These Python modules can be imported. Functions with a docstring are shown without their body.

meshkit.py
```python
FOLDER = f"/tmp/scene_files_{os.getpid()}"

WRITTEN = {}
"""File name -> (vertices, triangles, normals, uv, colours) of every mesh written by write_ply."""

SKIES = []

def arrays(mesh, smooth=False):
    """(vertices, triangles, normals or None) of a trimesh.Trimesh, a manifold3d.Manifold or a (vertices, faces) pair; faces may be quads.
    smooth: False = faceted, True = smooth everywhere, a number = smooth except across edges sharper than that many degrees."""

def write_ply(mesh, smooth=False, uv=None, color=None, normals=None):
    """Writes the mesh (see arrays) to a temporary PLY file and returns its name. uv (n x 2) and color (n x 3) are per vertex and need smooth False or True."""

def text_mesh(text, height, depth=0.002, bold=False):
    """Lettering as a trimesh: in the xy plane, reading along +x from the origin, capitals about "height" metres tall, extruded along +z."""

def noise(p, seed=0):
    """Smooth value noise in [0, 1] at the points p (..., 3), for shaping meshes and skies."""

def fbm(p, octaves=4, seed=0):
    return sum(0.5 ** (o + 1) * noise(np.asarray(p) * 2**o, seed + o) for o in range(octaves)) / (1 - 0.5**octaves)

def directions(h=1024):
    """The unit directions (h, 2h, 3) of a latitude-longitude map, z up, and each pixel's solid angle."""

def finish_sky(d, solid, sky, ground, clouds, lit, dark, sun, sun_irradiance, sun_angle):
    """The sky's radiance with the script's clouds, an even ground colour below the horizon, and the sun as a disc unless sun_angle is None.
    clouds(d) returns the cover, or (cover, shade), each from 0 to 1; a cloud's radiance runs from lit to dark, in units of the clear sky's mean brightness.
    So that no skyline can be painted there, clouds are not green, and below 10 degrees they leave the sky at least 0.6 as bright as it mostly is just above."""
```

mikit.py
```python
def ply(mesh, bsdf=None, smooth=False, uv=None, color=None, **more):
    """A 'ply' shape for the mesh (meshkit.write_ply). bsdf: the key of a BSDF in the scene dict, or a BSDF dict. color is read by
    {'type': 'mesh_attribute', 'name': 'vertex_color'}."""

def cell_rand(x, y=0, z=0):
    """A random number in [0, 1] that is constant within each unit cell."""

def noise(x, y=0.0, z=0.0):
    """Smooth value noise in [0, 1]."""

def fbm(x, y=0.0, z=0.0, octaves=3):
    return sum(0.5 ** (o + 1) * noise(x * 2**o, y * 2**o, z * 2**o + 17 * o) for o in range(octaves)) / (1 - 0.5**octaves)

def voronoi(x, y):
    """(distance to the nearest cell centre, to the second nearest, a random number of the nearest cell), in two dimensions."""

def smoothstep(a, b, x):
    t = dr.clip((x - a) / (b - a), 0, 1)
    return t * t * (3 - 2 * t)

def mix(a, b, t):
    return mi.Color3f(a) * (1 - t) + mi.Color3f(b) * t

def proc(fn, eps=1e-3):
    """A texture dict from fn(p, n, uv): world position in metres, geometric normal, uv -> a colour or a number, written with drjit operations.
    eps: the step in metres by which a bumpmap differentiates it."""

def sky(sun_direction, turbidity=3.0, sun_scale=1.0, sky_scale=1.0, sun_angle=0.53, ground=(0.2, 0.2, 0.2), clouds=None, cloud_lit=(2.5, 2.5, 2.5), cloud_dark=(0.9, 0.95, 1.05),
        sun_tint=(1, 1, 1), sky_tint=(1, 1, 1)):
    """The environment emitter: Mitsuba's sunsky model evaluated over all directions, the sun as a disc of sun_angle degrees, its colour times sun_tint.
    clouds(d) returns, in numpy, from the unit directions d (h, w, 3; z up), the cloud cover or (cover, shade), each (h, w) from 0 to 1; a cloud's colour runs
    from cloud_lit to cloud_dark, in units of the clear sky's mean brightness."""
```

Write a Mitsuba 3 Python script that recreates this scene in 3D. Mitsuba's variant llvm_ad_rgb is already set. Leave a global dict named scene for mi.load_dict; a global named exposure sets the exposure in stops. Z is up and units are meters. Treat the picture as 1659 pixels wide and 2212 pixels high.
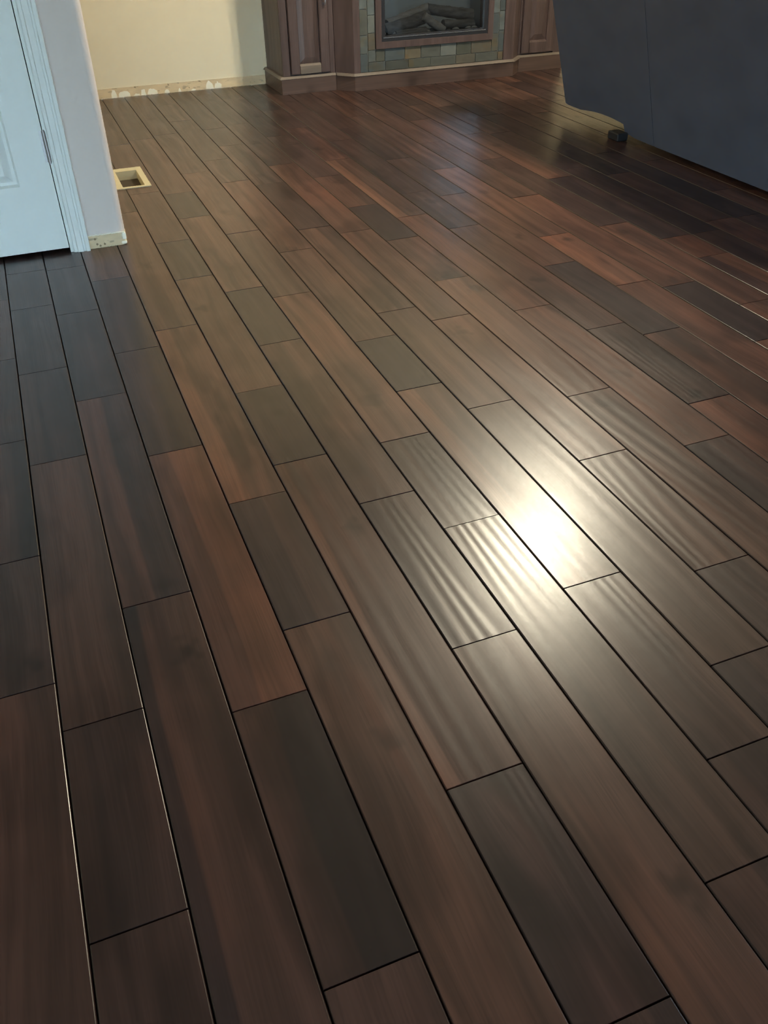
import math
import random
import numpy as np
import trimesh
import manifold3d as m3
import drjit as dr
import mitsuba as mi
from shapely.geometry import Polygon, box as sbox
import mikit
from mikit import noise, fbm, smoothstep, cell_rand

T = mi.ScalarTransform4f
random.seed(7)
rng = np.random.default_rng(11)
S = 1.06                      # metres per modelling unit (the camera's height)
scene, labels = {}, {}

# ------------------------------------------------------------------ camera
F, YAW, PITCH, ROLL = 1872.2, 0.366407, 0.644215, -0.0193203
cy, sy, cp, sp, cr, sr = math.cos(YAW), math.sin(YAW), math.cos(PITCH), math.sin(PITCH), math.cos(ROLL), math.sin(ROLL)
fwd = np.array([sy * cp, cy * cp, -sp])
up0 = np.array([sy * sp, cy * sp, cp])
right0 = np.array([cy, -sy, 0.0])
up = -sr * right0 + cr * up0
scene['camera'] = {'type': 'perspective', 'fov': 2 * math.degrees(math.atan(829.5 / F)), 'fov_axis': 'x', 'near_clip': 0.05, 'far_clip': 100.0,
                   'to_world': T().look_at(origin=[0, 0, S], target=(np.array([0, 0, S]) + fwd).tolist(), up=up.tolist())}
# ------------------------------------------------------------------ sky, lamp strength, exposure
exposure = 0.0
scene['sky'] = mikit.sky([-0.35, 0.75, 0.55], turbidity=4.0, sun_scale=0.0, sky_scale=44.0, sky_tint=(1.0, 0.98, 0.88), ground=(0.12, 0.13, 0.12))
LAMP = (930.0, 835.0, 640.0)

# ------------------------------------------------------------------ helpers
used = {}


def key(name, parent=None):
    k = f'{parent}__{name}' if parent else name
    n = used.get(k, 0)
    used[k] = n + 1
    return k if n == 0 else f'{k}_{n:03d}'


def add(name, mesh, bsdf, parent=None, smooth=False, uv=None, kind=None, label=None, cat=None, group=None):
    """One entry of the scene; the mesh is given in modelling units."""
    if hasattr(mesh, 'to_mesh'):
        mm = mesh.to_mesh()
        mesh = trimesh.Trimesh(np.array(mm.vert_properties[:, :3]), np.array(mm.tri_verts), process=False)
    v = np.array(mesh.vertices, float) * S
    k = key(name, parent)
    scene[k] = mikit.ply((v, np.array(mesh.faces)), bsdf, smooth=smooth, uv=uv)
    if kind or label or cat or group:
        labels[k] = {a: b for a, b in (('kind', kind), ('label', label), ('category', cat), ('group', group)) if b}
    return k


def thing(name, label, cat, kind=None, group=None):
    k = key(name)
    labels[k] = {a: b for a, b in (('label', label), ('category', cat), ('kind', kind), ('group', group)) if b}
    return k


def bx(x0, x1, y0, y1, z0, z1):
    m = trimesh.creation.box((x1 - x0, y1 - y0, z1 - z0))
    m.apply_translation(((x0 + x1) / 2, (y0 + y1) / 2, (z0 + z1) / 2))
    return m


def cham(x0, x1, y0, y1, z0, z1, c=0.003):
    """A box with chamfered edges."""
    pts = []
    for a in (0, 1):
        for b in (0, 1):
            for d in (0, 1):
                x, y, z = (x1 if a else x0), (y1 if b else y0), (z1 if d else z0)
                ux, uy, uz = (-c if a else c), (-c if b else c), (-c if d else c)
                pts += [(x, y + uy, z + uz), (x + ux, y, z + uz), (x + ux, y + uy, z)]
    return trimesh.convex.convex_hull(np.array(pts))


def rbox(x0, x1, y0, y1, z0, z1, r, n=16):
    """A rounded box as a manifold: the hull of eight spheres."""
    s = m3.Manifold.sphere(r, n)
    return m3.Manifold.batch_hull([s.translate((x, y, z)) for x in (x0 + r, x1 - r) for y in (y0 + r, y1 - r) for z in (z0 + r, z1 - r)])


def ext(poly, z0, z1):
    """Plan polygon (x, y) extruded from z0 to z1."""
    m = trimesh.creation.extrude_polygon(poly, z1 - z0, engine='earcut')
    m.apply_translation((0, 0, z0))
    return m


def ext_y(poly, y0, y1):
    """Elevation polygon (x, z) extruded along y from y0 to y1."""
    m = trimesh.creation.extrude_polygon(poly, y1 - y0, engine='earcut')
    v = np.array(m.vertices)
    return trimesh.Trimesh(np.stack([v[:, 0], y0 + v[:, 2], v[:, 1]], 1), np.array(m.faces)[:, ::-1], process=False)


def ext_x(poly, x0, x1):
    """Profile polygon (y, z) extruded along x from x0 to x1."""
    m = trimesh.creation.extrude_polygon(poly, x1 - x0, engine='earcut')
    v = np.array(m.vertices)
    return trimesh.Trimesh(np.stack([x0 + v[:, 2], v[:, 0], v[:, 1]], 1), np.array(m.faces), process=False)


def join(*ms):
    return trimesh.util.concatenate(list(ms))


def C(r, g, b):
    return mi.Color3f(r, g, b)


# ------------------------------------------------------------------ plank table (rows run away from the camera)
W, X0 = 0.1179251, -0.1479274
YF, YN = 5.262, -1.95        # far wall, near end of the floor
JOINTS = {
    -1: [1.033, 1.364, 1.792, 2.215, 2.62], 0: [0.599, 0.932, 1.679, 2.114, 2.531, 2.82],
    1: [1.162, 1.921, 2.446, 2.808], 2: [0.448, 0.873, 1.619, 2.139, 2.657, 3.08, 3.9],
    3: [1.008, 1.384, 2.232, 3.272, 4.1, 4.7], 4: [0.3, 0.632, 1.481, 1.812, 2.565, 2.907, 3.481, 4.25, 4.9],
    5: [0.865, 1.286, 2.035, 2.415, 3.123, 3.429, 4.306], 6: [0.393, 1.151, 1.476, 2.321, 2.9, 3.673, 4.35],
    7: [0.54, 0.921, 1.67, 1.956, 2.66, 3.484, 3.823, 4.584, 4.96], 8: [0.681, 1.531, 2.099, 2.841, 3.40, 4.031, 4.36],
    9: [0.873, 1.25, 1.996, 2.75, 3.637, 4.4, 5.119], 10: [0.62, 1.491, 2.242, 2.62, 2.994, 3.40, 4.1, 4.967],
    11: [1.213, 1.964, 2.819, 3.609, 4.2, 4.6], 12: [1.355, 1.78, 2.641, 3.062, 3.9, 4.5], 13: [1.0, 1.697, 2.216, 2.98, 3.512, 4.1],
    14: [1.25, 2.0, 2.447, 3.3, 4.3], 15: [1.55, 1.937, 2.85, 3.7, 4.4], 16: [1.75, 2.456, 3.347, 4.1], 17: [1.6, 2.085, 2.27, 3.0, 3.75, 4.4]}
# tone: (lightness 0..1, redness 0..1, cloudiness, [edge of a strip 0..1, lightness left of it]); keyed by row and the plank's middle
D, TONES = None, {
    -1: [(.42, .4, .5), (.34, .2, .5), (.24, .1, .4), (.26, .1, .4), (.3, .2, .4), (.3, .2, .3)],
    0: [(.36, .5, .6), (.30, .3, .7), (.47, .25, .4, .74, .47), (.24, .2, .4), (.25, .2, .4), (.26, .2, .3), (.3, .2, .3)],
    1: [(.42, .5, .7, .22, .20), (.22, .5, .4, .52, .44), (.22, .2, .3), (.23, .2, .3), (.25, .2, .3)],
    2: [(.40, .5, .5), (.22, .4, .8, .47, .38), (.64, 1., .5, .40, .42), (.27, .5, .3), (.22, .2, .3), (.40, .3, .3), (.36, .3, .3), (.36, .3, .3)],
    3: [(.60, .45, .6, .80, .62), (.30, .8, .4), (.60, .5, .7), (.52, .3, .4), (.40, .3, .2), (.40, .3, .2), (.38, .3, .2)],
    4: [(.25, .3, .4), (.24, .4, .8), (.44, .7, .6, .16, .66), (.28, .5, .5), (.60, .35, .5), (.30, .1, .2), (.40, .4, .2), (.44, .4, .2), (.38, .3, .2), (.38, .3, .2)],
    5: [(.50, .35, .7), (.36, .4, .5), (.44, .5, .7), (.28, .2, .5), (.58, .35, .3, .6, .52), (.26, .1, .2), (.44, .35, .2), (.40, .2, .2)],
    6: [(.30, .3, .5), (.50, .2, .4), (.20, .2, .3, .38, .36), (.56, .5, .5), (.46, .2, .3), (.44, .3, .3), (.38, .2, .2), (.36, .2, .2)],
    7: [(.26, .5, .4), (.48, .2, .6), (.46, .3, .4, .42, .66), (.16, .0, .2), (.56, .3, .5), (.46, .5, .5), (.40, .3, .2), (.34, .1, .2), (.40, .2, .2), (.36, .2, .2)],
    8: [(.28, .5, .3), (.50, .2, .3), (.42, .4, .3), (.34, .2, .6, .55, .54), (.36, .5, .6), (.40, .4, .3), (.36, .2, .2), (.34, .2, .2)],
    9: [(.40, .3, .3), (.50, .2, .3), (.62, .6, .5), (.46, .4, .3), (.50, .4, .6), (.40, .6, .6), (.3, .4, .3), (.35, .4, .3)],
    10: [(.4, .4, .4), (.56, .4, .5), (.62, .6, .5), (.40, .6, .9), (.18, .1, .3), (.40, .6, .4), (.36, .6, .6), (.34, .5, .4), (.34, .4, .4)],
    11: [(.34, .6, .6), (.60, .75, .6), (.46, .6, .5), (.46, .6, .4, .40, .62), (.30, .3, .7), (.34, .5, .5), (.36, .5, .4)],
    12: [(.50, .8, .7), (.36, .1, .8), (.40, .7, .6), (.36, .2, .6), (.30, .1, .8), (.36, .4, .6), (.34, .4, .4)],
    13: [(.4, .6, .5), (.50, .8, .8, .3, .6), (.18, .6, .3), (.46, .6, .5), (.36, .0, .4), (.36, .1, .4), (.34, .3, .4)],
    14: [(.5, .8, .6), (.50, .9, .8), (.58, .8, .7), (.48, .5, .4), (.44, .3, .4), (.34, .3, .4)],
    15: [(.56, .9, .7), (.18, .7, .3), (.50, .7, .6), (.46, .6, .4), (.36, .3, .4), (.34, .3, .4)],
    16: [(.4, .7, .5), (.46, .7, .5), (.26, .5, .4), (.40, .5, .4), (.34, .3, .4)],
    17: [(.4, .7, .4), (.62, .7, .4, .45, .26), (.44, .6, .4), (.24, .4, .4), (.40, .4, .4), (.36, .3, .3), (.3, .3, .3)]}
ROWS = range(-7, 31)
planks = []                                   # (row, y0, y1, tone)
for r in ROWS:
    ys = list(JOINTS.get(r, []))
    if not ys:
        y = 0.25 + rng.uniform(0, 0.5)
        if r >= 18:
            y = 1.6 + rng.uniform(0, 0.5)
        while y < YF - 0.25:
            ys.append(y)
            y += rng.uniform(0.35, 1.0)
    lo = [ys[0] - 1.05, ys[0] - 1.95]
    ys = [YN] + sorted(y for y in lo if y > YN + 0.3) + ys + [YF]
    tones = list(TONES.get(r, []))
    n = len(ys) - 1
    while len(tones) < n:
        t = (float(rng.choice([.22, .3, .36, .42, .48, .55])), float(rng.uniform(0.1, 0.8)), float(rng.uniform(.3, .7)))
        tones = [t] + tones if r in TONES else tones + [t]
    for a, b, t in zip(ys[:-1], ys[1:], tones[-n:]):
        planks.append((r, a, b, t))
tabs = {k: [] for k in ('r', 'g', 'b', 'r2', 'g2', 'b2', 'edge', 'cloud', 'scrape', 'seed')}
DARK, MID, LITE, REDM, REDL = np.array([.0165, .0088, .0096]), np.array([.054, .0285, .0200]), np.array([.132, .076, .050]), np.array([.080, .0295, .0190]), np.array([.190, .070, .036])


def wood(t, red):
    t = max(.04, .5 + (t - .5) * 1.4) if t < .5 else t
    lo = DARK * (1 - .35 * red) + np.array([.034, .022, .021]) * .35 * red
    mid, hi = MID * (1 - red) + REDM * red, LITE * (1 - red) + REDL * red
    return lo + (mid - lo) * t / .5 if t < .5 else mid + (hi - mid) * (t - .5) / .5


for i, (r, a, b, t) in enumerate(planks):
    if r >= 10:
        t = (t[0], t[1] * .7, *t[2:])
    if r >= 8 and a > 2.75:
        t = (t[0] * .80, t[1] * .55, *t[2:])  # far planks duller by region, the dim light there put into their tone
    if len(t) == 3 and t[2] > .25 and rng.random() < .55:
        t = (*t, float(rng.uniform(.12, .88)), max(.05, t[0] + float(rng.choice([-1, 1])) * float(rng.uniform(.06, .14))))
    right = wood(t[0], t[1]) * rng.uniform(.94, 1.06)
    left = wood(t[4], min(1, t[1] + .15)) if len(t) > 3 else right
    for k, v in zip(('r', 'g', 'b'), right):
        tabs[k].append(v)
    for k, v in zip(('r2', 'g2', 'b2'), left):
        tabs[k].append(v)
    tabs['edge'].append(t[3] if len(t) > 3 else -1.0)
    tabs['cloud'].append(t[2])
    near = 1.15 if (r >= 4 and r <= 12 and a < 1.7) else 0.55
    tabs['scrape'].append(near * rng.uniform(.6, .95))
    tabs['seed'].append(rng.uniform(0, 40))
# the three planks whose scraped ridges show strongest
for i, (r, a, b, t) in enumerate(planks):
    tabs['scrape'][i] = {(5, .865): 1.25, (6, .393): 1.1, (9, .873): 1.6, (10, .62): .9, (8, .681): .95}.get((r, a), tabs['scrape'][i])
    if (r, a) in ((7, .921),):
        tabs['scrape'][i] = .35
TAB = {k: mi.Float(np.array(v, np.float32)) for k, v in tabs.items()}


def at(name, i):
    return dr.gather(mi.Float, TAB[name], i)


def plank_color(p, n, uv):
    fi = dr.floor(uv.x * 0.5)
    i = mi.UInt32(dr.clip(fi, 0, len(planks) - 1))
    across = (uv.x - fi * 2 - 0.5) / (W * S)                 # 0..1 over the plank
    sd = at('seed', i)
    x, y = uv.x - fi * 2 + sd, uv.y + sd * 1.7
    wob = (noise(y * 3.1, sd) - 0.5) * 0.12 + (noise(y * 11.0, sd) - 0.5) * 0.03
    e = at('edge', i)
    side = smoothstep(e - 0.03, e + 0.03, across + wob)
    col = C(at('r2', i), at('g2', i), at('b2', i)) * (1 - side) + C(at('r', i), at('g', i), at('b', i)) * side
    warp = fbm(x * 9.0, y * 2.2, sd) * 0.5
    band = fbm(x * 42.0 + warp * 6.0, y * 1.3, sd, 3)
    fine = noise(x * 420.0 + warp * 30.0, y * 9.0) * 0.6 + noise(x * 900.0, y * 26.0) * 0.4
    cl = at('cloud', i)
    cloud = smoothstep(0.42, 0.70, fbm(x * 11.0 + warp * 2.0, y * 4.6, sd + 3.0)) * cl
    glow = smoothstep(0.50, 0.80, fbm(x * 8.0, y * 3.1, sd + 9.0)) * cl
    kd = dr.sqrt(dr.square((across - 0.5 + (noise(sd * 3.0) - 0.5) * 0.6) * 2.4) + dr.square((y - dr.floor(y / 0.55) * 0.55 - 0.27) * 14.0)) + noise(x * 60.0, y * 50.0) * 0.5
    knot = (1 - smoothstep(0.25, 0.85, kd)) * dr.select(noise(dr.floor(y / 0.55) * 3.7, sd * 5.0) > 0.52, 0.75, 0.0) * cl
    k = (0.42 + 1.16 * band) * (0.84 + 0.32 * fine) * (1 - 0.66 * cloud) * (1 - knot)
    col = col * (C(1, 1, 1) + C(0.55, 0.30, 0.16) * glow)
    gray = C(1.05, 0.92, 0.98)
    col = col * k
    col = col * (1 - 0.5 * cloud) + col * gray * 0.5 * cloud
    edge = dr.minimum(across, 1 - across) * (W * S)
    stain = smoothstep(0.0008, 0.0034 + 0.0015 * noise(y * 30.0, sd), edge)
    return col * (0.30 + 0.70 * stain)


def plank_relief(p, n, uv):
    fi = dr.floor(uv.x * 0.5)
    i = mi.UInt32(dr.clip(fi, 0, len(planks) - 1))
    sd = at('seed', i)
    u = p.x + sd
    y = p.y + sd * 1.7
    w1 = (noise(y * 1.9, sd) - 0.5) * 0.014 + (noise(y * 6.0, sd + 4) - 0.5) * 0.003
    ph = (u + w1) * (26.0 + 12.0 * noise(sd * 7.0)) + (noise((u + w1) * 17.0, y * 1.1, sd) - 0.5) * 2.4
    rip = (0.5 + 0.5 * dr.sin(ph * 6.2832)) * (0.15 + 0.85 * noise(u * 14.0, y * 1.7, sd + 7))
    dent = fbm(u * 15.0, y * 6.0, sd + 2.0, 2) * 0.5
    return (rip * at('scrape', i) + dent) * 0.42 + 0.012 * noise(u * 600.0, y * 30.0)


def plank_rough(p, n, uv):
    return 0.245 + 0.09 * fbm(p.x * 14.0, p.y * 5.0)


scene['plank_finish'] = {'type': 'bumpmap', 'arbitrary': mikit.proc(plank_relief, 0.0012), 'scale': 0.00072,
                         'bsdf': {'type': 'principled', 'base_color': mikit.proc(plank_color), 'roughness': mikit.proc(plank_rough), 'specular': 0.46, 'clearcoat': 1.0, 'clearcoat_gloss': 0.74}}


def solid(name, rgb, rough=0.6, spec=0.3, metallic=0.0, **kw):
    scene[name] = {'type': 'twosided', 'bsdf': {'type': 'principled', 'base_color': {'type': 'rgb', 'value': list(rgb)}, 'roughness': rough, 'specular': spec, 'metallic': metallic, **kw}}


def bumped(name, color, relief, scale, rough=0.6, spec=0.3, eps=0.001):
    col = color if isinstance(color, dict) else {'type': 'rgb', 'value': list(color)}
    scene[name] = {'type': 'twosided', 'bsdf': {'type': 'bumpmap', 'arbitrary': mikit.proc(relief, eps), 'scale': scale,
                                                'bsdf': {'type': 'principled', 'base_color': col, 'roughness': rough, 'specular': spec}}}


def orange_peel(p, n, uv):
    return fbm(p.x * 110.0, p.y * 110.0, p.z * 110.0, 2)


WALL = (0.79, 0.71, 0.53)
bumped('wall_paint', WALL, orange_peel, 0.0012, 0.65, 0.25)
bumped('stub_daylight_paint', (0.68, 0.615, 0.575), orange_peel, 0.0012, 0.65, 0.25)  # same wall paint, the cool daylight on it put into the colour
bumped('ceiling_paint', (0.52, 0.50, 0.475), orange_peel, 0.0015, 0.8, 0.2, 0.002)
solid('white_paint', (0.72, 0.77, 0.76), 0.38, 0.45)
solid('primer_white', (0.90, 0.87, 0.73), 0.6, 0.3)
solid('joint_dark', (0.006, 0.005, 0.005), 0.8, 0.1)
solid('hinge_metal', (0.42, 0.41, 0.42), 0.38, 0.5, 0.9)
solid('register_paint', (0.56, 0.50, 0.33), 0.5, 0.4)
solid('glue_brown', (0.26, 0.20, 0.12), 0.7, 0.2)
solid('duct_dark', (0.06, 0.048, 0.035), 0.7, 0.2)
solid('black_metal', (0.020, 0.021, 0.026), 0.35, 0.5)
solid('silver_trim', (0.62, 0.64, 0.70), 0.25, 0.5, 0.9)
solid('firebox_metal', (0.12, 0.15, 0.17), 0.6, 0.3)
solid('tile_grout', (0.16, 0.155, 0.14), 0.9, 0.1)
solid('foot_plastic', (0.016, 0.017, 0.020), 0.45, 0.4)
solid('white_glaze', (0.80, 0.80, 0.78), 0.4, 0.4)
scene['clear_glass'] = {'type': 'thindielectric'}
scene['coated_glass'] = {'type': 'thindielectric', 'int_ior': 2.0}


def strip_color(p, n, uv):
    a = fbm(p.x * 16.0, p.y * 16.0, p.z * 40.0)
    s = smoothstep(0.60, 0.72, fbm(p.x * 34.0 + 5.0, p.y * 34.0, p.z * 60.0))
    base = C(0.68, 0.55, 0.36) * (0.85 + 0.3 * a)
    return base * (1 - 0.35 * s)


bumped('bare_strip', mikit.proc(strip_color), orange_peel, 0.001, 0.75, 0.2)


def cabinet_wood(p, n, uv):
    q = dr.abs(n.z)
    along = dr.select(q > 0.6, p.x, p.z)
    a = p.x * 1.0 + p.y * 0.7
    g = fbm(a * 55.0 + fbm(a * 6.0, along * 2.0) * 3.0, along * 3.0)
    f = noise(a * 420.0, along * 14.0)
    return C(0.078, 0.053, 0.051) * (0.62 + 0.60 * g) * (0.88 + 0.24 * f)


def base_wood(p, n, uv):
    a = p.z * 1.0 + p.y * 0.4
    g = fbm(a * 60.0, p.x * 3.0)
    b = smoothstep(0.48, 0.66, fbm(p.x * 5.0, p.z * 3.0 + 4.0))
    return C(0.088, 0.056, 0.047) * (0.6 + 0.6 * g) * (1 - 0.45 * b)


def cap_and_lit_rail_wood(p, n, uv):
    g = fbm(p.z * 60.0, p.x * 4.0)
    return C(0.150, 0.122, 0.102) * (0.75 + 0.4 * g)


for nm, fn, ro in (('cabinet_wood', cabinet_wood, 0.42), ('base_wood', base_wood, 0.38), ('cap_and_lit_rail_wood', cap_and_lit_rail_wood, 0.42)):
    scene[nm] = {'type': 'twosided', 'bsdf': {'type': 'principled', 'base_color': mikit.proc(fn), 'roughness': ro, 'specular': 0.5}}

SLATE = np.array([[.17, .18, .165], [.135, .13, .10], [.20, .215, .205], [.185, .155, .115], [.10, .10, .085], [.25, .25, .22], [.155, .15, .125], [.24, .19, .125], [.125, .14, .14]], np.float32)
SL = [mi.Float(SLATE[:, k].copy()) for k in range(3)]


def slate_color(p, n, uv):
    fi = dr.floor(uv.x * 0.5)
    i = mi.UInt32(dr.clip(fi, 0, len(SLATE) - 1))
    c = C(dr.gather(mi.Float, SL[0], i), dr.gather(mi.Float, SL[1], i), dr.gather(mi.Float, SL[2], i))
    a = fbm(p.x * 26.0, p.y * 10.0, p.z * 26.0)
    rust = smoothstep(0.56, 0.74, fbm(p.x * 15.0 + 9.0, p.y * 5.0, p.z * 17.0))
    return c * C(0.46, 0.50, 0.53) * (0.72 + 0.56 * a) * C(1 + 0.25 * rust, 1.0, 1 - 0.25 * rust)


def slate_relief(p, n, uv):
    return fbm(p.x * 40.0, p.y * 40.0, p.z * 60.0, 3)


bumped('slate', mikit.proc(slate_color), slate_relief, 0.003, 0.55, 0.35, 0.002)


def bark(p, n, uv):
    a = fbm(p.x * 22.0, p.y * 40.0, p.z * 60.0)
    return C(0.030, 0.034, 0.037) * (0.35 + 1.3 * a)


def pale_bark(p, n, uv):
    a = fbm(p.x * 22.0, p.y * 40.0, p.z * 60.0)
    return C(0.085, 0.09, 0.092) * (0.5 + 0.8 * a)


def stone(p, n, uv):
    return C(0.085, 0.095, 0.10) * (0.6 + 0.8 * fbm(p.x * 70.0, p.y * 70.0, p.z * 70.0))


for nm, fn in (('log_bark', bark), ('log_pale', pale_bark), ('ember_stone', stone)):
    scene[nm] = {'type': 'twosided', 'bsdf': {'type': 'principled', 'base_color': mikit.proc(fn), 'roughness': 0.85, 'specular': 0.2}}


def leather(p, n, uv):
    a = fbm(p.x * 7.0, p.y * 7.0, p.z * 7.0)
    return C(0.080, 0.094, 0.130) * (0.85 + 0.3 * a)


def leather_relief(p, n, uv):
    return fbm(p.x * 9.0, p.y * 9.0, p.z * 9.0, 2) * 4.0 + fbm(p.x * 190.0, p.y * 190.0, p.z * 190.0, 2) * 0.3


bumped('dark_leather', mikit.proc(leather), leather_relief, 0.0016, 0.55, 0.4, 0.003)

# ------------------------------------------------------------------ floor: dark underlay, and every plank a part
REG = (0.262, 0.4225, 3.56, 3.845)            # register plate
HOLE = (0.3155, 0.3995, 3.576, 3.80)          # its opening
hole = sbox(HOLE[0] - .002, HOLE[2] - .002, HOLE[1] + .002, HOLE[3] + .002)
XL, XR, CEIL = -2.2, 4.42, 2.30
under = ext(sbox(XL, YN, XR, YF).difference(hole), -0.03, -0.0125)
floor = add('floor', under, 'joint_dark', kind='structure', label='dark hand-scraped hardwood plank floor laid in long diagonal rows')
GAP, BEV = 0.0009, 0.0019


def plank_mesh(i, r, y0, y1):
    x0, x1 = X0 + r * W + GAP, X0 + (r + 1) * W - GAP
    y0, y1 = y0 + GAP * 1.3, y1 - GAP * 1.3
    h, tilt, lift = BEV * 0.9, rng.normal(0, 0.0011), rng.normal(0, 0.00022)
    tilt_y = rng.normal(0, 0.0003)
    ring = lambda d, z: [(x0 + d, y0 + d * .08, z), (x1 - d, y0 + d * .08, z), (x1 - d, y1 - d * .08, z), (x0 + d, y1 - d * .08, z)]  # noqa: E731
    v = np.array(ring(0, -0.012) + ring(0, -h) + ring(BEV * .45, -h * .32) + ring(BEV, 0.0))
    f = [[12, 13, 14], [12, 14, 15]]
    for k in range(3):
        for j in range(4):
            a, b = 4 * k + j, 4 * k + (j + 1) % 4
            f += [[a, b, b + 4], [a, b + 4, a + 4]]
    v[4:, 2] += lift + (v[4:, 0] - (x0 + x1) / 2) * tilt + np.clip(v[4:, 1] - (y0 + y1) / 2, -.4, .4) * tilt_y
    m = trimesh.Trimesh(v, np.array(f), process=False)
    if sbox(x0, y0, x1, y1).intersects(hole):                     # cut round the duct
        left = sbox(x0, y0, x1, y1).difference(hole)
        m = ext(left, -0.012, lift)
        v = np.array(m.vertices)
    # faceted: split the vertices so that each face has its own uv
    m.unmerge_vertices()
    v = np.array(m.vertices)
    u = (v[:, 0] - (X0 + r * W) + 0.0) * S + v[:, 2] * 0.9 * S * np.where(v[:, 2] < -.0005, 1, 0)
    uv = np.stack([2 * i + 0.5 + np.clip(u, -.4, 1.2), v[:, 1] * S + v[:, 2] * 0.9 * S], 1)
    return m, uv


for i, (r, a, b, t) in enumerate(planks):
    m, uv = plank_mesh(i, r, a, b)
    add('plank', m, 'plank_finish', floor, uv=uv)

# ------------------------------------------------------------------ room shell
far = add('wall_back', bx(XL, XR, YF, YF + 0.12, 0, CEIL), 'wall_paint', kind='structure', label='pale yellow wall beside the built-in cabinets, its baseboard taken off')


def ragged(x0, x1, z0, z1, n, amp, seed, top=True):
    g = np.random.default_rng(seed)
    xs = np.linspace(x0, x1, n)
    hi = [(x, z1 + g.normal(0, amp)) for x in xs]
    return Polygon([(x0, z0), (x1, z0)] + hi[::-1]).buffer(0)


add('bare_strip', ext_y(ragged(XL, 1.352, 0.0, 0.0475, 170, 0.0006, 3), YF - 0.0012, YF + .001), 'bare_strip', far, label='unpainted strip along the floor where the baseboard was')
add('paint_ridge', ext_y(Polygon([(XL, .0470), (1.352, .0478), (1.352, .0505), (XL, .0492)]), YF - 0.0025, YF + .001), 'wall_paint', far)


def peel(x0, x1, z1, seed):
    g = np.random.default_rng(seed)
    n = 7
    xs = np.linspace(x0, x1, n)
    prof = np.sin(np.linspace(0.25, math.pi - .25, n)) ** 0.4
    hi = [(x + g.normal(0, .002), z1 * p * g.uniform(.72, 1.05)) for x, p in zip(xs, prof)]
    return Polygon([(x0 - .003, 0.001), (x1 + .003, 0.001)] + hi[::-1]).buffer(0)


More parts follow.
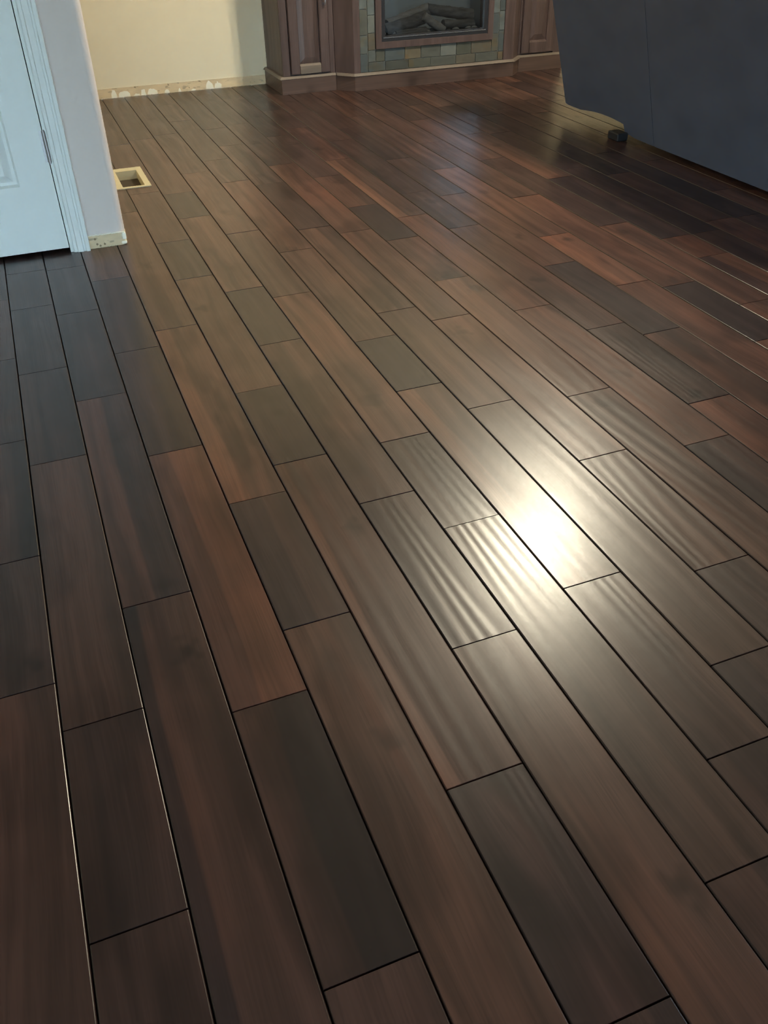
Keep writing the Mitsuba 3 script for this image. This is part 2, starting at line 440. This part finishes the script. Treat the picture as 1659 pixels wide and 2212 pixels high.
for k, (a, b, z) in enumerate(((.498, .522, .044), (.537, .592, .033), (.615, .645, .012), (.654, .677, .036), (.688, .740, .032), (.782, .806, .020), (.858, .868, .022), (.93, .95, .01), (1.012, 1.050, .045), (1.060, 1.093, .036))):
    add('paint_patch', ext_y(peel(a, b, z, 40 + k), YF - 0.0022, YF - .0008), 'primer_white', far)
for k, (x, z, w) in enumerate(((.914, .016, .006), (.80, .041, .010), (.62, .043, .012), (.97, .044, .014))):
    add('glue_mark', ext_y(Polygon([(x, z), (x + w, z - .003), (x + w * .8, z + .002), (x + .3 * w, z + .005)]), YF - 0.0020, YF - .0008), 'glue_brown', far)

# the stub wall on the left with its door opening; its corner is rounded
WY0, WY1, WX = 2.945, 3.062, 0.2415
pier = Polygon([(0.064, WY0), (WX, WY0), (WX, WY1), (0.064, WY1)]).buffer(-0.025).buffer(0.025, quad_segs=8)
pier = pier.union(sbox(0.064, WY0, 0.12, WY1))
left_wall = add('wall_left', join(ext(pier, 0.0, CEIL), bx(-0.700, 0.064, WY0, WY1, 1.93, CEIL), bx(XL, -0.700, WY0, WY1, 0, CEIL)), 'stub_daylight_paint', smooth=35,
                kind='structure', label='short stub wall with a rounded corner beside the white door')
strip_plan = Polygon([(0.119, WY0 - .0012), (WX + .0008, WY0 - .0012), (WX + .0008, WY1), (0.119, WY1)]).buffer(-0.025).buffer(0.025, quad_segs=8).union(sbox(.119, WY0 - .0012, .17, WY1))
add('bare_strip', ext(strip_plan, 0.0005, 0.041), 'bare_strip', left_wall, smooth=35, label='bare strip at the foot of the stub wall')
g = np.random.default_rng(5)
ridge = [(.120 + .118 * k / 40, .0415 + g.normal(0, .0006)) for k in range(41)]
add('paint_ridge', ext_y(Polygon(ridge + [(x, z + .0022) for x, z in ridge[::-1]]).buffer(0), WY0 - .003, WY0 + .001), 'primer_white', left_wall)
for k, (x0, x1, z0, z1) in enumerate(((.2215, .2405, .002, .013), (.2265, .241, .016, .040))):
    add('chipped_plaster', rbox(x0, x1, WY0 - .0035, WY0 + .012, z0, z1, .004, 8), 'primer_white', left_wall)
for k, (x, z) in enumerate(((.141, .012), (.150, .006), (.165, .010), (.137, .029))):
    add('glue_mark', ext_y(Polygon([(x, z), (x + .004, z - .003), (x + .008, z + .001), (x + .003, z + .006)]), WY0 - .0022, WY0 - .0008), 'glue_brown', left_wall)
add('wall_right', join(bx(XR, XR + .12, YN, -0.15, 0, CEIL), bx(XR, XR + .12, 1.45, YF + .12, 0, CEIL), bx(XR, XR + .12, -0.15, 1.45, 0, 0.85), bx(XR, XR + .12, -0.15, 1.45, 1.95, CEIL)),
    'wall_paint', kind='structure')
w1 = add('window_1', join(bx(XR + .03, XR + .08, -.15, -.10, .85, 1.95), bx(XR + .03, XR + .08, 1.40, 1.45, .85, 1.95), bx(XR + .03, XR + .08, -.10, 1.40, .85, .90), bx(XR + .03, XR + .08, -.10, 1.40, 1.90, 1.95)),
         'white_paint', kind='structure')
add('pane', bx(XR + .054, XR + .056, -.10, 1.40, .90, 1.90), 'clear_glass', w1)
add('ceiling', bx(XL - .12, XR + .12, YN, YF + .12, CEIL, CEIL + .08), 'ceiling_paint', kind='structure')
add('wall_front', join(bx(1.15, XR + .12, YN - .12, YN, 0, CEIL), bx(XL - .12, 1.15, YN - .12, YN, 2.02, CEIL)), 'wall_paint', kind='structure')
add('wall_unseen_closet', join(bx(.13, .2395, WY1, 3.90, 0, CEIL), bx(XL, .13, 3.80, 3.90, 0, CEIL)), 'wall_paint', kind='structure')  # unseen walls added so no lamp light shows under the door
add('wall_far_left', bx(XL - .12, XL, YN, YF + .12, 0, CEIL), 'wall_paint', kind='structure')

# ------------------------------------------------------------------ door, casing, hinges
DX0, DX1, DY = -0.694, 0.0565, 2.9495
holes = []
for px0, px1 in ((-0.285, -0.043), (-0.595, -0.353)):
    for pz0, pz1 in ((0.217, 0.80), (0.96, 1.46), (1.58, 1.80)):
        holes.append((px0, px1, pz0, pz1))
face = sbox(DX0, 0.0135, DX1, 1.915)
for a, b, c, d in holes:
    face = face.difference(sbox(a, c, b, d))
door = add('door_1', join(ext_y(face, DY, DY + .012), bx(DX0, DX1, DY + .0115, DY + .033, .0135, 1.915)), 'white_paint', kind='structure', label='white moulded panel door standing shut at the left edge')
for a, b, c, d in holes:
    e, i2 = .011, .036
    y_out, y_deep, y_in = DY, DY + .0105, DY + .0015
    ring = lambda k, y: [(a + k, y, c + k), (b - k, y, c + k), (b - k, y, d - k), (a + k, y, d - k)]  # noqa: E731
    v = np.array(ring(0, y_out) + ring(.006, y_deep) + ring(.015, y_deep) + ring(i2, y_in))
    f = [[12, 13, 14], [12, 14, 15]]
    for k in range(3):
        for j in range(4):
            p, q = 4 * k + j, 4 * k + (j + 1) % 4
            f += [[p, q, q + 4], [p, q + 4, p + 4]]
    add('raised_panel', trimesh.Trimesh(v, np.array(f), process=False), 'white_paint', door)
for z in (0.3245, 0.98, 1.66):
    h = add('hinge', join(trimesh.creation.cylinder(.0058, .089, sections=16, transform=trimesh.transformations.translation_matrix((DX1 + .0035, DY - .0045, z))),
                          trimesh.creation.cylinder(.0042, .097, sections=12, transform=trimesh.transformations.translation_matrix((DX1 + .0035, DY - .0045, z)))), 'hinge_metal', door, smooth=40, label='grey metal hinge')
    add('leaf', bx(DX1 - .009, DX1 + .004, DY - .0009, DY, z - .0445, z + .0445), 'hinge_metal', h)
# casing: a moulded profile, plan (x, y)
prof = [(.0, .0), (.0, -.007), (.004, -.0095), (.012, -.0095), (.015, -.0125), (.030, -.0145), (.0335, -.0120), (.0375, -.0120), (.041, -.0160), (.0500, -.0165), (.0525, -.0145), (.0525, 0)]
trim = add('trim_1', ext(Polygon([(.0675 + x, WY0 + y) for x, y in prof]), 0.0, 1.985), 'white_paint', kind='structure', label='white moulded door casing on the hinge side of the door')
add('casing_leg', ext(Polygon([(-.7055 - x, WY0 + y) for x, y in prof]), 0.0, 1.985), 'white_paint', trim)
add('casing_head', ext_x(Polygon([(WY0 + y, 1.932 + x) for x, y in prof]), -.758, .1200), 'white_paint', trim)
add('jamb', join(bx(.0590, .0680, WY0 - .001, WY1, 0, 1.93), bx(-.7060, -.6970, WY0 - .001, WY1, 0, 1.93), bx(-.7060, .0680, WY0 - .001, WY1, 1.9205, 1.9320)), 'white_paint', trim)

# ------------------------------------------------------------------ floor register
reg = thing('floor_register', 'beige metal floor vent plate with a dark oblong opening beside the stub wall', 'vent')
plate = sbox(REG[0], REG[2], REG[1], REG[3]).buffer(-.004).buffer(.004)
add('plate', ext(plate.difference(sbox(HOLE[0], HOLE[2], HOLE[1], HOLE[3])), 0.0006, 0.0042), 'register_paint', reg)
a, b, c, d = HOLE
add('duct', join(bx(a - .001, a, c, d, -.030, .0006), bx(b, b + .001, c, d, -.030, .0006), bx(a, b, c - .001, c, -.030, .0006), bx(a, b, d, d + .001, -.030, .0006)), 'register_paint', reg)
add('damper', bx(a, b, c, d, -.032, -.030), 'duct_dark', reg, label='dark damper inside the opening')

# ------------------------------------------------------------------ built-in: two cabinets and the fireplace between them
CY, FY, TOP = 4.940, 4.852, 1.18


def cap(path, z0, z1, out, name, parent, bsdf, bevel, ends=None):
    """A board along a plan path (front edge), chamfered along its top front edge."""
    ms = []
    line = np.array(path, float)
    d = np.diff(line, axis=0)
    nrm = np.stack([d[:, 1], -d[:, 0]], 1) / np.linalg.norm(d, axis=1)[:, None]
    off = []
    for k in range(len(line)):
        n1, n2 = nrm[max(k - 1, 0)], nrm[min(k, len(nrm) - 1)]
        m = (n1 + n2) / np.linalg.norm(n1 + n2)
        if ends and k in (0, len(line) - 1):
            m = np.array(ends, float)
        off.append(m / (m @ n1))
    off = np.array(off)
    sec = [(0, z0), (out, z0), (out, z1 - bevel), (out - bevel, z1), (0, z1)]
    rings = [[(*(line[k] + off[k] * o), z) for o, z in sec] for k in range(len(line))]
    v = np.array([p for r_ in rings for p in r_])
    f, n = [], len(sec)
    for k in range(len(line) - 1):
        for j in range(n):
            p, q = k * n + j, k * n + (j + 1) % n
            f += [[p, p + n, q + n], [p, q + n, q]]
    for base, flip in ((0, False), ((len(line) - 1) * n, True)):
        for j in range(1, n - 1):
            t = [base, base + j, base + j + 1]
            f.append(t[::-1] if flip else t)
    m = trimesh.Trimesh(v, np.array(f), process=False)
    m.fix_normals()
    return add(name, m, bsdf, parent)


def cabinet(label, x0, x1, knob, rail_tone, flip):
    """x0, x1: the body's sides."""
    t = thing('cabinet', label, 'cabinet')
    add('body', join(cham(x0, x1, CY + .004, YF - .001, .0, TOP, .002)), 'cabinet_wood', t)
    # face frame
    sl, sr = (.042, .028) if not flip else (.012, .048)
    add('stile', cham(x0, x0 + sl, CY - .008, CY + .006, .086, TOP - .02, .002), 'cabinet_wood', t)
    add('stile', cham(x1 - sr, x1, CY - .008, CY + .006, .086, TOP - .02, .002), 'cabinet_wood', t)
    a, b, z0, z1 = x0 + sl + .003, x1 - sr - .003, .094, TOP - .06
    dkey = add('door', bx(a, b, CY - .004, CY + .004, z0, z1), 'cabinet_wood', t)
    w, y0, y1 = .050, CY - .0200, CY - .003
    add('door_stile', cham(a, a + w, y0, y1, z0, z1, .003), 'cabinet_wood', dkey)
    add('door_stile', cham(b - w, b, y0, y1, z0, z1, .003), 'cabinet_wood', dkey)
    zr = z0 + (.047 if not flip else .064)
    add('bottom_rail', ext_x(Polygon([(y1, z0), (y0 + .002, z0), (y0, z0 + .002), (y0, zr - .009), (y0 + .009, zr), (y1, zr)]), a + w + .0005, b - w - .0005), rail_tone, dkey, label='bottom rail with a bevelled top edge')
    add('top_rail', cham(a + w + .0005, b - w - .0005, y0, y1, z1 - .06, z1, .003), 'cabinet_wood', dkey)
    # raised panel
    pa, pb, pz0, pz1 = a + w, b - w, zr, z1 - .06
    i2 = .030
    ring = lambda k, y: [(pa + k, y, pz0 + k), (pb - k, y, pz0 + k), (pb - k, y, pz1 - k), (pa + k, y, pz1 - k)]  # noqa: E731
    v = np.array(ring(0, CY - .0045) + ring(.006, CY - .0060) + ring(i2, CY - .0130))
    f = [[8, 9, 10], [8, 10, 11]]
    for k in range(2):
        for j in range(4):
            p, q = 4 * k + j, 4 * k + (j + 1) % 4
            f += [[p, q, q + 4], [p, q + 4, p + 4]]
    add('panel', trimesh.Trimesh(v, np.array(f), process=False), 'cabinet_wood', dkey)
    # pull: two posts and a bow
    kx = b - .018 if not flip else a + .018
    zc = .452
    pts = [(kx, y0, zc - .036), (kx, y0 - .016, zc - .038), (kx, y0 - .021, zc - .028), (kx, y0 - .022, zc), (kx, y0 - .021, zc + .028), (kx, y0 - .016, zc + .038), (kx, y0, zc + .036)]
    s = [m3.Manifold.sphere(.0050 if 1 < k < 5 else .0042, 12).translate(p) for k, p in enumerate(pts)]
    pull = s[0]
    for p, q in zip(s[:-1], s[1:]):
        pull = pull + m3.Manifold.batch_hull([p, q])
    add('pull', pull, 'silver_trim', dkey, smooth=50, label='bright metal pull')
    # plinth board with a cap
    bx0, bx1 = x0 - .014, x1
    yb = 4.9205
    path = [(bx0, YF - .001), (bx0, yb), (bx1, yb)] if not flip else [(x0, yb), (x1 + .014, yb), (x1 + .014, YF - .001)]
    lift = .0005
    add('baseboard', ext(Polygon(([(bx0, YF - .001), (bx0, yb), (bx1, yb), (bx1, CY + .004), (x0 + .002, CY + .004), (x0 + .002, YF - .001)]) if not flip else
                                 ([(x0, yb), (x1 + .014, yb), (x1 + .014, YF - .001), (x1 - .002, YF - .001), (x1 - .002, CY + .004), (x0, CY + .004)])), lift, .074), 'base_wood', t)
    inner = [(x0 + .002, YF - .001), (x0 + .002, CY + .002), (bx1, CY + .002)] if not flip else [(x0, CY + .002), (x1 - .002, CY + .002), (x1 - .002, YF - .001)]
    cap(inner, .0742, .0860, .0235, 'base_cap', t, 'cap_and_lit_rail_wood', .010)
    add('top', cham(x0 - .02 if not flip else x0, x1 if not flip else x1 + .02, CY - .035, YF - .001, TOP, TOP + .03, .006), 'cabinet_wood', t)
    return t


cabinet('dark red-brown wooden cabinet between the yellow wall and the fireplace', 1.366, 1.659, True, 'cap_and_lit_rail_wood', False)  # left rail in paler wood: the light on it put into the colour
cabinet('dark red-brown wooden cabinet between the fireplace and the sofa', 2.779, 3.055, True, 'cabinet_wood', True)

fp = thing('fireplace', 'wood-framed electric fireplace with slate tile surround and log set', 'fireplace')
TL, TR = 1.776, 2.637                                     # tiled field
add('column', ext(Polygon([(1.7395, FY - .004), (TL, FY - .004), (TL, FY + .06), (1.661, FY + .12), (1.661, 4.932)]), .086, TOP), 'cabinet_wood', fp)
add('column', ext(Polygon([(TR, FY - .004), (2.6985, FY - .004), (2.777, 4.932), (2.777, FY + .12), (TR, FY + .06)]), .086, TOP), 'cabinet_wood', fp)
add('base', ext(Polygon([(1.661, 4.9205), (1.738, 4.8375), (2.700, 4.8375), (2.777, 4.9205), (2.777, 4.99), (1.661, 4.99)]), .0005, .074), 'base_wood', fp, label='wooden plinth board')
cap([(1.661, 4.9385), (1.742, 4.8560), (2.696, 4.8560), (2.777, 4.9385)], .0742, .0860, .0235, 'base_cap', fp, 'cap_and_lit_rail_wood', .011, ends=(0, -1))
add('mantel', cham(1.70, 2.74, FY - .09, YF - .001, TOP + .0, TOP + .05, .008), 'cabinet_wood', fp)
IL, IR, IZ0, IZ1 = 1.8645, 2.5600, .1955, .86             # insert frame, outer
BL, BR, BZ0, BZ1 = 1.8965, 2.5285, .2270, .83             # bezel, outer
back = sbox(TL, .086, TR, 1.10).difference(sbox(IL + .01, IZ0 + .01, IR - .01, IZ1 - .01))
add('tile_backing', ext_y(back, FY + .006, FY + .05), 'tile_grout', fp)
add('header', cham(TL, TR, FY - .004, FY + .05, 1.10, TOP, .003), 'cabinet_wood', fp)


def tile(x0, x1, z0, z1, tone):
    g_ = .0013
    d = rng.uniform(-.0012, .0012)
    m = cham(x0 + g_, x1 - g_, FY + d, FY + .0065, z0 + g_, z1 - g_, .0012)
    m.unmerge_vertices()
    v = np.array(m.vertices)
    uv = np.stack([2 * tone + .5 + (v[:, 0] - x0) * .9 + v[:, 1] * .05 - FY * .05, v[:, 2] + v[:, 1]], 1)
    add('tile', m, 'slate', fp, uv=uv)


# two bottom courses, two columns each side, two courses above the insert
cols = [1.820, 1.918, 2.035, 2.130, 2.247, 2.344, 2.434, 2.563, 2.600]
tn = [1, 8, 7, 6, 5, 6, 3, 6]
zs = (.0865, .1325, .1900)
r1 = [1.8655, 1.918, 2.035, 2.130, 2.247, 2.344, 2.434, 2.559]
for (p, q), t in zip(zip(r1[:-1], r1[1:]), (1, 8, 7, 6, 5, 1, 3)):
    tile(p, q, .1325, .1945, t)
r2 = [1.821, 1.921, 2.056, 2.189, 2.342, 2.463, 2.603]
for (p, q), t in zip(zip(r2[:-1], r2[1:]), (8, 4, 1, 6, 3, 6)):
    tile(p, q, .0865, .1325, t)


def column(x0, x1, zs_, tones):
    for (p, q), t in zip(zip(zs_[:-1], zs_[1:]), tones):
        tile(x0, x1, p, q, t)


column(TL, 1.820, [.0865, .175, .264, .384, .49, .60, .69, .80, .91], [8, 0, 6, 2, 0, 3, 8, 0])
column(1.8215, 1.8640, [.1330, .19, .271, .355, .46, .57, .66, .76, .87], [0, 3, 5, 2, 6, 0, 2, 1])
column(2.5605, 2.6020, [.1330, .222, .320, .42, .53, .62, .74, .87], [6, 8, 2, 5, 8, 0, 6])
column(2.6035, TR, [.0865, .13, .235, .33, .44, .56, .66, .77, .91], [3, 8, 2, 8, 6, 0, 8, 2])
for z0, z1, xs in ((.87, .955, [1.8215, 1.93, 2.05, 2.16, 2.28, 2.40, 2.50, 2.602]), (.955, 1.03, [1.776, 1.88, 2.0, 2.12, 2.22, 2.36, 2.47, 2.56, 2.637]), (1.03, 1.098, [1.776, 1.84, 1.96, 2.08, 2.17, 2.30, 2.41, 2.53, 2.637])):
    for p, q in zip(xs[:-1], xs[1:]):
        tile(p, q, z0, z1, int(rng.integers(0, 9)))
fr = sbox(IL, IZ0, IR, IZ1).difference(sbox(BL, BZ0, BR, BZ1))
ins = add('insert', ext_y(fr, FY - .012, FY + .05), 'cabinet_wood', fp, label='wood-framed glazed insert')
GL, GR, GZ0, GZ1 = 1.920, 2.5060, .2520, .80
add('bezel', ext_y(sbox(BL, BZ0, BR, BZ1).difference(sbox(GL, GZ0, GR, GZ1)), FY - .004, FY + .05), 'black_metal', ins)
add('sill_strip', bx(BL + .012, BR - .012, FY - .007, FY + .002, .2435, .2480), 'silver_trim', ins, label='thin bright metal strip')
add('glass_pane', bx(GL - .003, GR + .003, FY + .0065, FY + .0080, GZ0 - .003, GZ1 + .003), 'coated_glass', ins)
Y1, Y2 = FY + .050, FY + .30
add('firebox', join(bx(GL - .06, GR + .06, Y2, Y2 + .01, GZ0 - .03, GZ1 + .05), bx(GL - .07, GL - .06, Y1, Y2 + .01, GZ0 - .03, GZ1 + .05), bx(GR + .06, GR + .07, Y1, Y2 + .01, GZ0 - .03, GZ1 + .05),
                    bx(GL - .07, GR + .07, Y1, Y2, GZ0 - .04, GZ0 - .03), bx(GL - .07, GR + .07, Y1, Y2, GZ1 + .05, GZ1 + .06)), 'firebox_metal', ins)


def log(p, q, r0, r1_, bsdf, seed):
    p, q = np.array(p, float), np.array(q, float)
    n, k = 14, 12
    ax = (q - p) / np.linalg.norm(q - p)
    a_ = np.cross(ax, [0, 1, .2])
    a_ /= np.linalg.norm(a_)
    b_ = np.cross(ax, a_)
    t = np.linspace(0, 1, n)
    ang = np.arange(k) * 2 * math.pi / k
    v = []
    from meshkit import fbm as mf
    for tt in t:
        c = p + (q - p) * tt
        for an in ang:
            dirn = math.cos(an) * a_ + math.sin(an) * b_
            rr = (r0 + (r1_ - r0) * tt) * (0.80 + .42 * float(mf((dirn * 2 + ax * tt * 6 + seed)[None], 3)[0]))
            v.append(c + dirn * rr)
    f = []
    for i in range(n - 1):
        for j in range(k):
            s_, e_ = i * k + j, i * k + (j + 1) % k
            f += [[s_, e_, e_ + k], [s_, e_ + k, s_ + k]]
    v += [p, q]
    for j in range(k):
        f += [[len(v) - 2, (j + 1) % k, j], [len(v) - 1, (n - 1) * k + j, (n - 1) * k + (j + 1) % k]]
    add('log', trimesh.Trimesh(np.array(v), np.array(f), process=False), bsdf, ins, smooth=40)


YM = FY + .15
log((1.985, YM - .02, .285), (2.250, YM + .02, .350), .028, .024, 'log_pale', 1.0)
log((1.960, YM - .05, .262), (2.230, YM - .02, .316), .034, .030, 'log_bark', 2.0)
log((2.235, YM + .01, .345), (2.500, YM - .01, .300), .026, .032, 'log_bark', 3.0)
log((2.180, YM - .07, .322), (2.290, YM - .09, .245), .022, .024, 'log_pale', 4.0)
log((2.300, YM - .06, .272), (2.490, YM - .05, .264), .026, .024, 'log_bark', 5.0)
log((2.010, YM - .08, .240), (2.190, YM - .08, .252), .024, .022, 'log_bark', 6.0)
bed = trimesh.creation.box((GR - GL + .08, .20, .012))
bed.apply_translation(((GL + GR) / 2, FY + .16, GZ0 - .024))
add('ember_bed', bed, 'ember_stone', ins)
for k in range(15):
    x = GL + .0 + (GR - GL - .0) * (k + .5) / 15
    r_ = rng.uniform(.014, .022)
    s_ = trimesh.creation.icosphere(2, r_)
    v = np.array(s_.vertices)
    from meshkit import fbm as mf2
    v = v * (0.75 + .5 * mf2(v * 60 + k * 7, 2)[:, None]) * [1.15, .9, .8]
    add('stone', trimesh.Trimesh(v + [x, FY + .085 + rng.uniform(-.012, .012), GZ0 - .018 + r_ * .6], s_.faces, process=False), 'ember_stone', ins, smooth=True)

# ------------------------------------------------------------------ sofa seen from behind, its back raked towards the camera
sofa = thing('sofa', 'dark slate-blue leather sofa seen from behind at the right edge', 'sofa')
BX, BZ, RK = 2.456, .06, .28
secs = [(3.1685, 3.866), (2.475, 3.1655), (1.780, 2.472)]


def raked(m, k=RK):
    """Shear a mesh so that x falls with height."""
    if hasattr(m, 'to_mesh'):
        mm = m.to_mesh()
        m = trimesh.Trimesh(np.array(mm.vert_properties[:, :3]), np.array(mm.tri_verts), process=False)
    v = np.array(m.vertices)
    v[:, 0] -= k * (v[:, 2] - BZ)
    return trimesh.Trimesh(v, m.faces, process=False)


hem = [(3.866, .060), (3.845, .055), (3.738, .054), (3.690, .060), (3.621, .068), (3.55, .071), (3.489, .071), (3.43, .068), (3.385, .063), (3.378, .030), (3.30, .020), (3.1685, .018)]
for k, (y0, y1) in enumerate(secs):
    s_ = raked(rbox(BX + .004, BX + .20, y0 + .001, y1 - .001, .08, .90, .028))
    b_ = add('back_section', s_, 'dark_leather', sofa, smooth=40)
    add('unseen_headrest', raked(rbox(2.315, 2.66, y0 + .004, y1 - .004, .76, 1.02, .08), .30), 'dark_leather', b_, smooth=40)  # out of view; overhang shaped to cast the sofa shadow on the floor
    low = hem if k == 0 else [(y1, .018), (y0, .018)]
    poly = Polygon(low + [(y0, .60), (y0 + .001, .80), (y1 - .001, .80), (y1, .60)]).buffer(-.006).buffer(.006)
    pm = ext_x(poly, BX, BX + .010)
    add('back_cover', raked(pm), 'dark_leather', b_)
add('base', rbox(BX + .10, 3.30, 1.80, 3.40, .030, .30, .02), 'dark_leather', sofa, smooth=40)
for y0, y1 in ((1.62, 1.79), (3.70, 3.862)):
    add('arm', rbox(BX + .17, 3.36, y0, y1, .10, .58, .05), 'dark_leather', sofa, smooth=40)
for k in range(3):
    y0, y1 = (1.795 + k * .635, 1.795 + (k + 1) * .635 - .004)
    add('seat_cushion', rbox(BX + .15, 3.34, y0, y1, .28, .44, .05), 'dark_leather', sofa, smooth=40)
add('mechanism_rail', cham(BX + .12, 3.25, 3.41, 3.70, .10, .16, .006), 'foot_plastic', sofa)
for x0, y0 in ((2.412, 3.352), (3.18, 3.352), (2.47, 1.84), (3.18, 1.84)):
    add('foot', cham(x0, x0 + .055, y0, y0 + .078, .0005, .0325, .004), 'foot_plastic', sofa, label='dark low foot' if x0 == 2.412 else None)

# ------------------------------------------------------------------ ceiling lamp: the room's own light, out of the frame above
lamp = thing('ceiling_lamp', 'two-bulb flush ceiling lamp above the floor in front of the fireplace', 'lamp')
lx, ly = 2.20, 3.285
add('canopy', trimesh.creation.cylinder(.10, .03, sections=32, transform=trimesh.transformations.translation_matrix((lx, ly, CEIL - .0155))), 'white_glaze', lamp, smooth=40)
for x, y in ((2.275, 3.32), (2.125, 3.25)):
    add('arm', trimesh.creation.cylinder(.008, .10, sections=12, transform=trimesh.transformations.translation_matrix((x, y, CEIL - .06))), 'silver_trim', lamp, smooth=40)
    k_ = add('bulb', trimesh.creation.icosphere(3, .052), 'white_glaze', lamp, smooth=True)
    v = trimesh.creation.icosphere(3, .052)
    v.apply_translation((x, y, CEIL - .155))
    scene[k_] = mikit.ply((np.array(v.vertices) * S, v.faces), 'white_glaze', smooth=True, emitter={'type': 'area', 'radiance': {'type': 'rgb', 'value': list(LAMP)}})
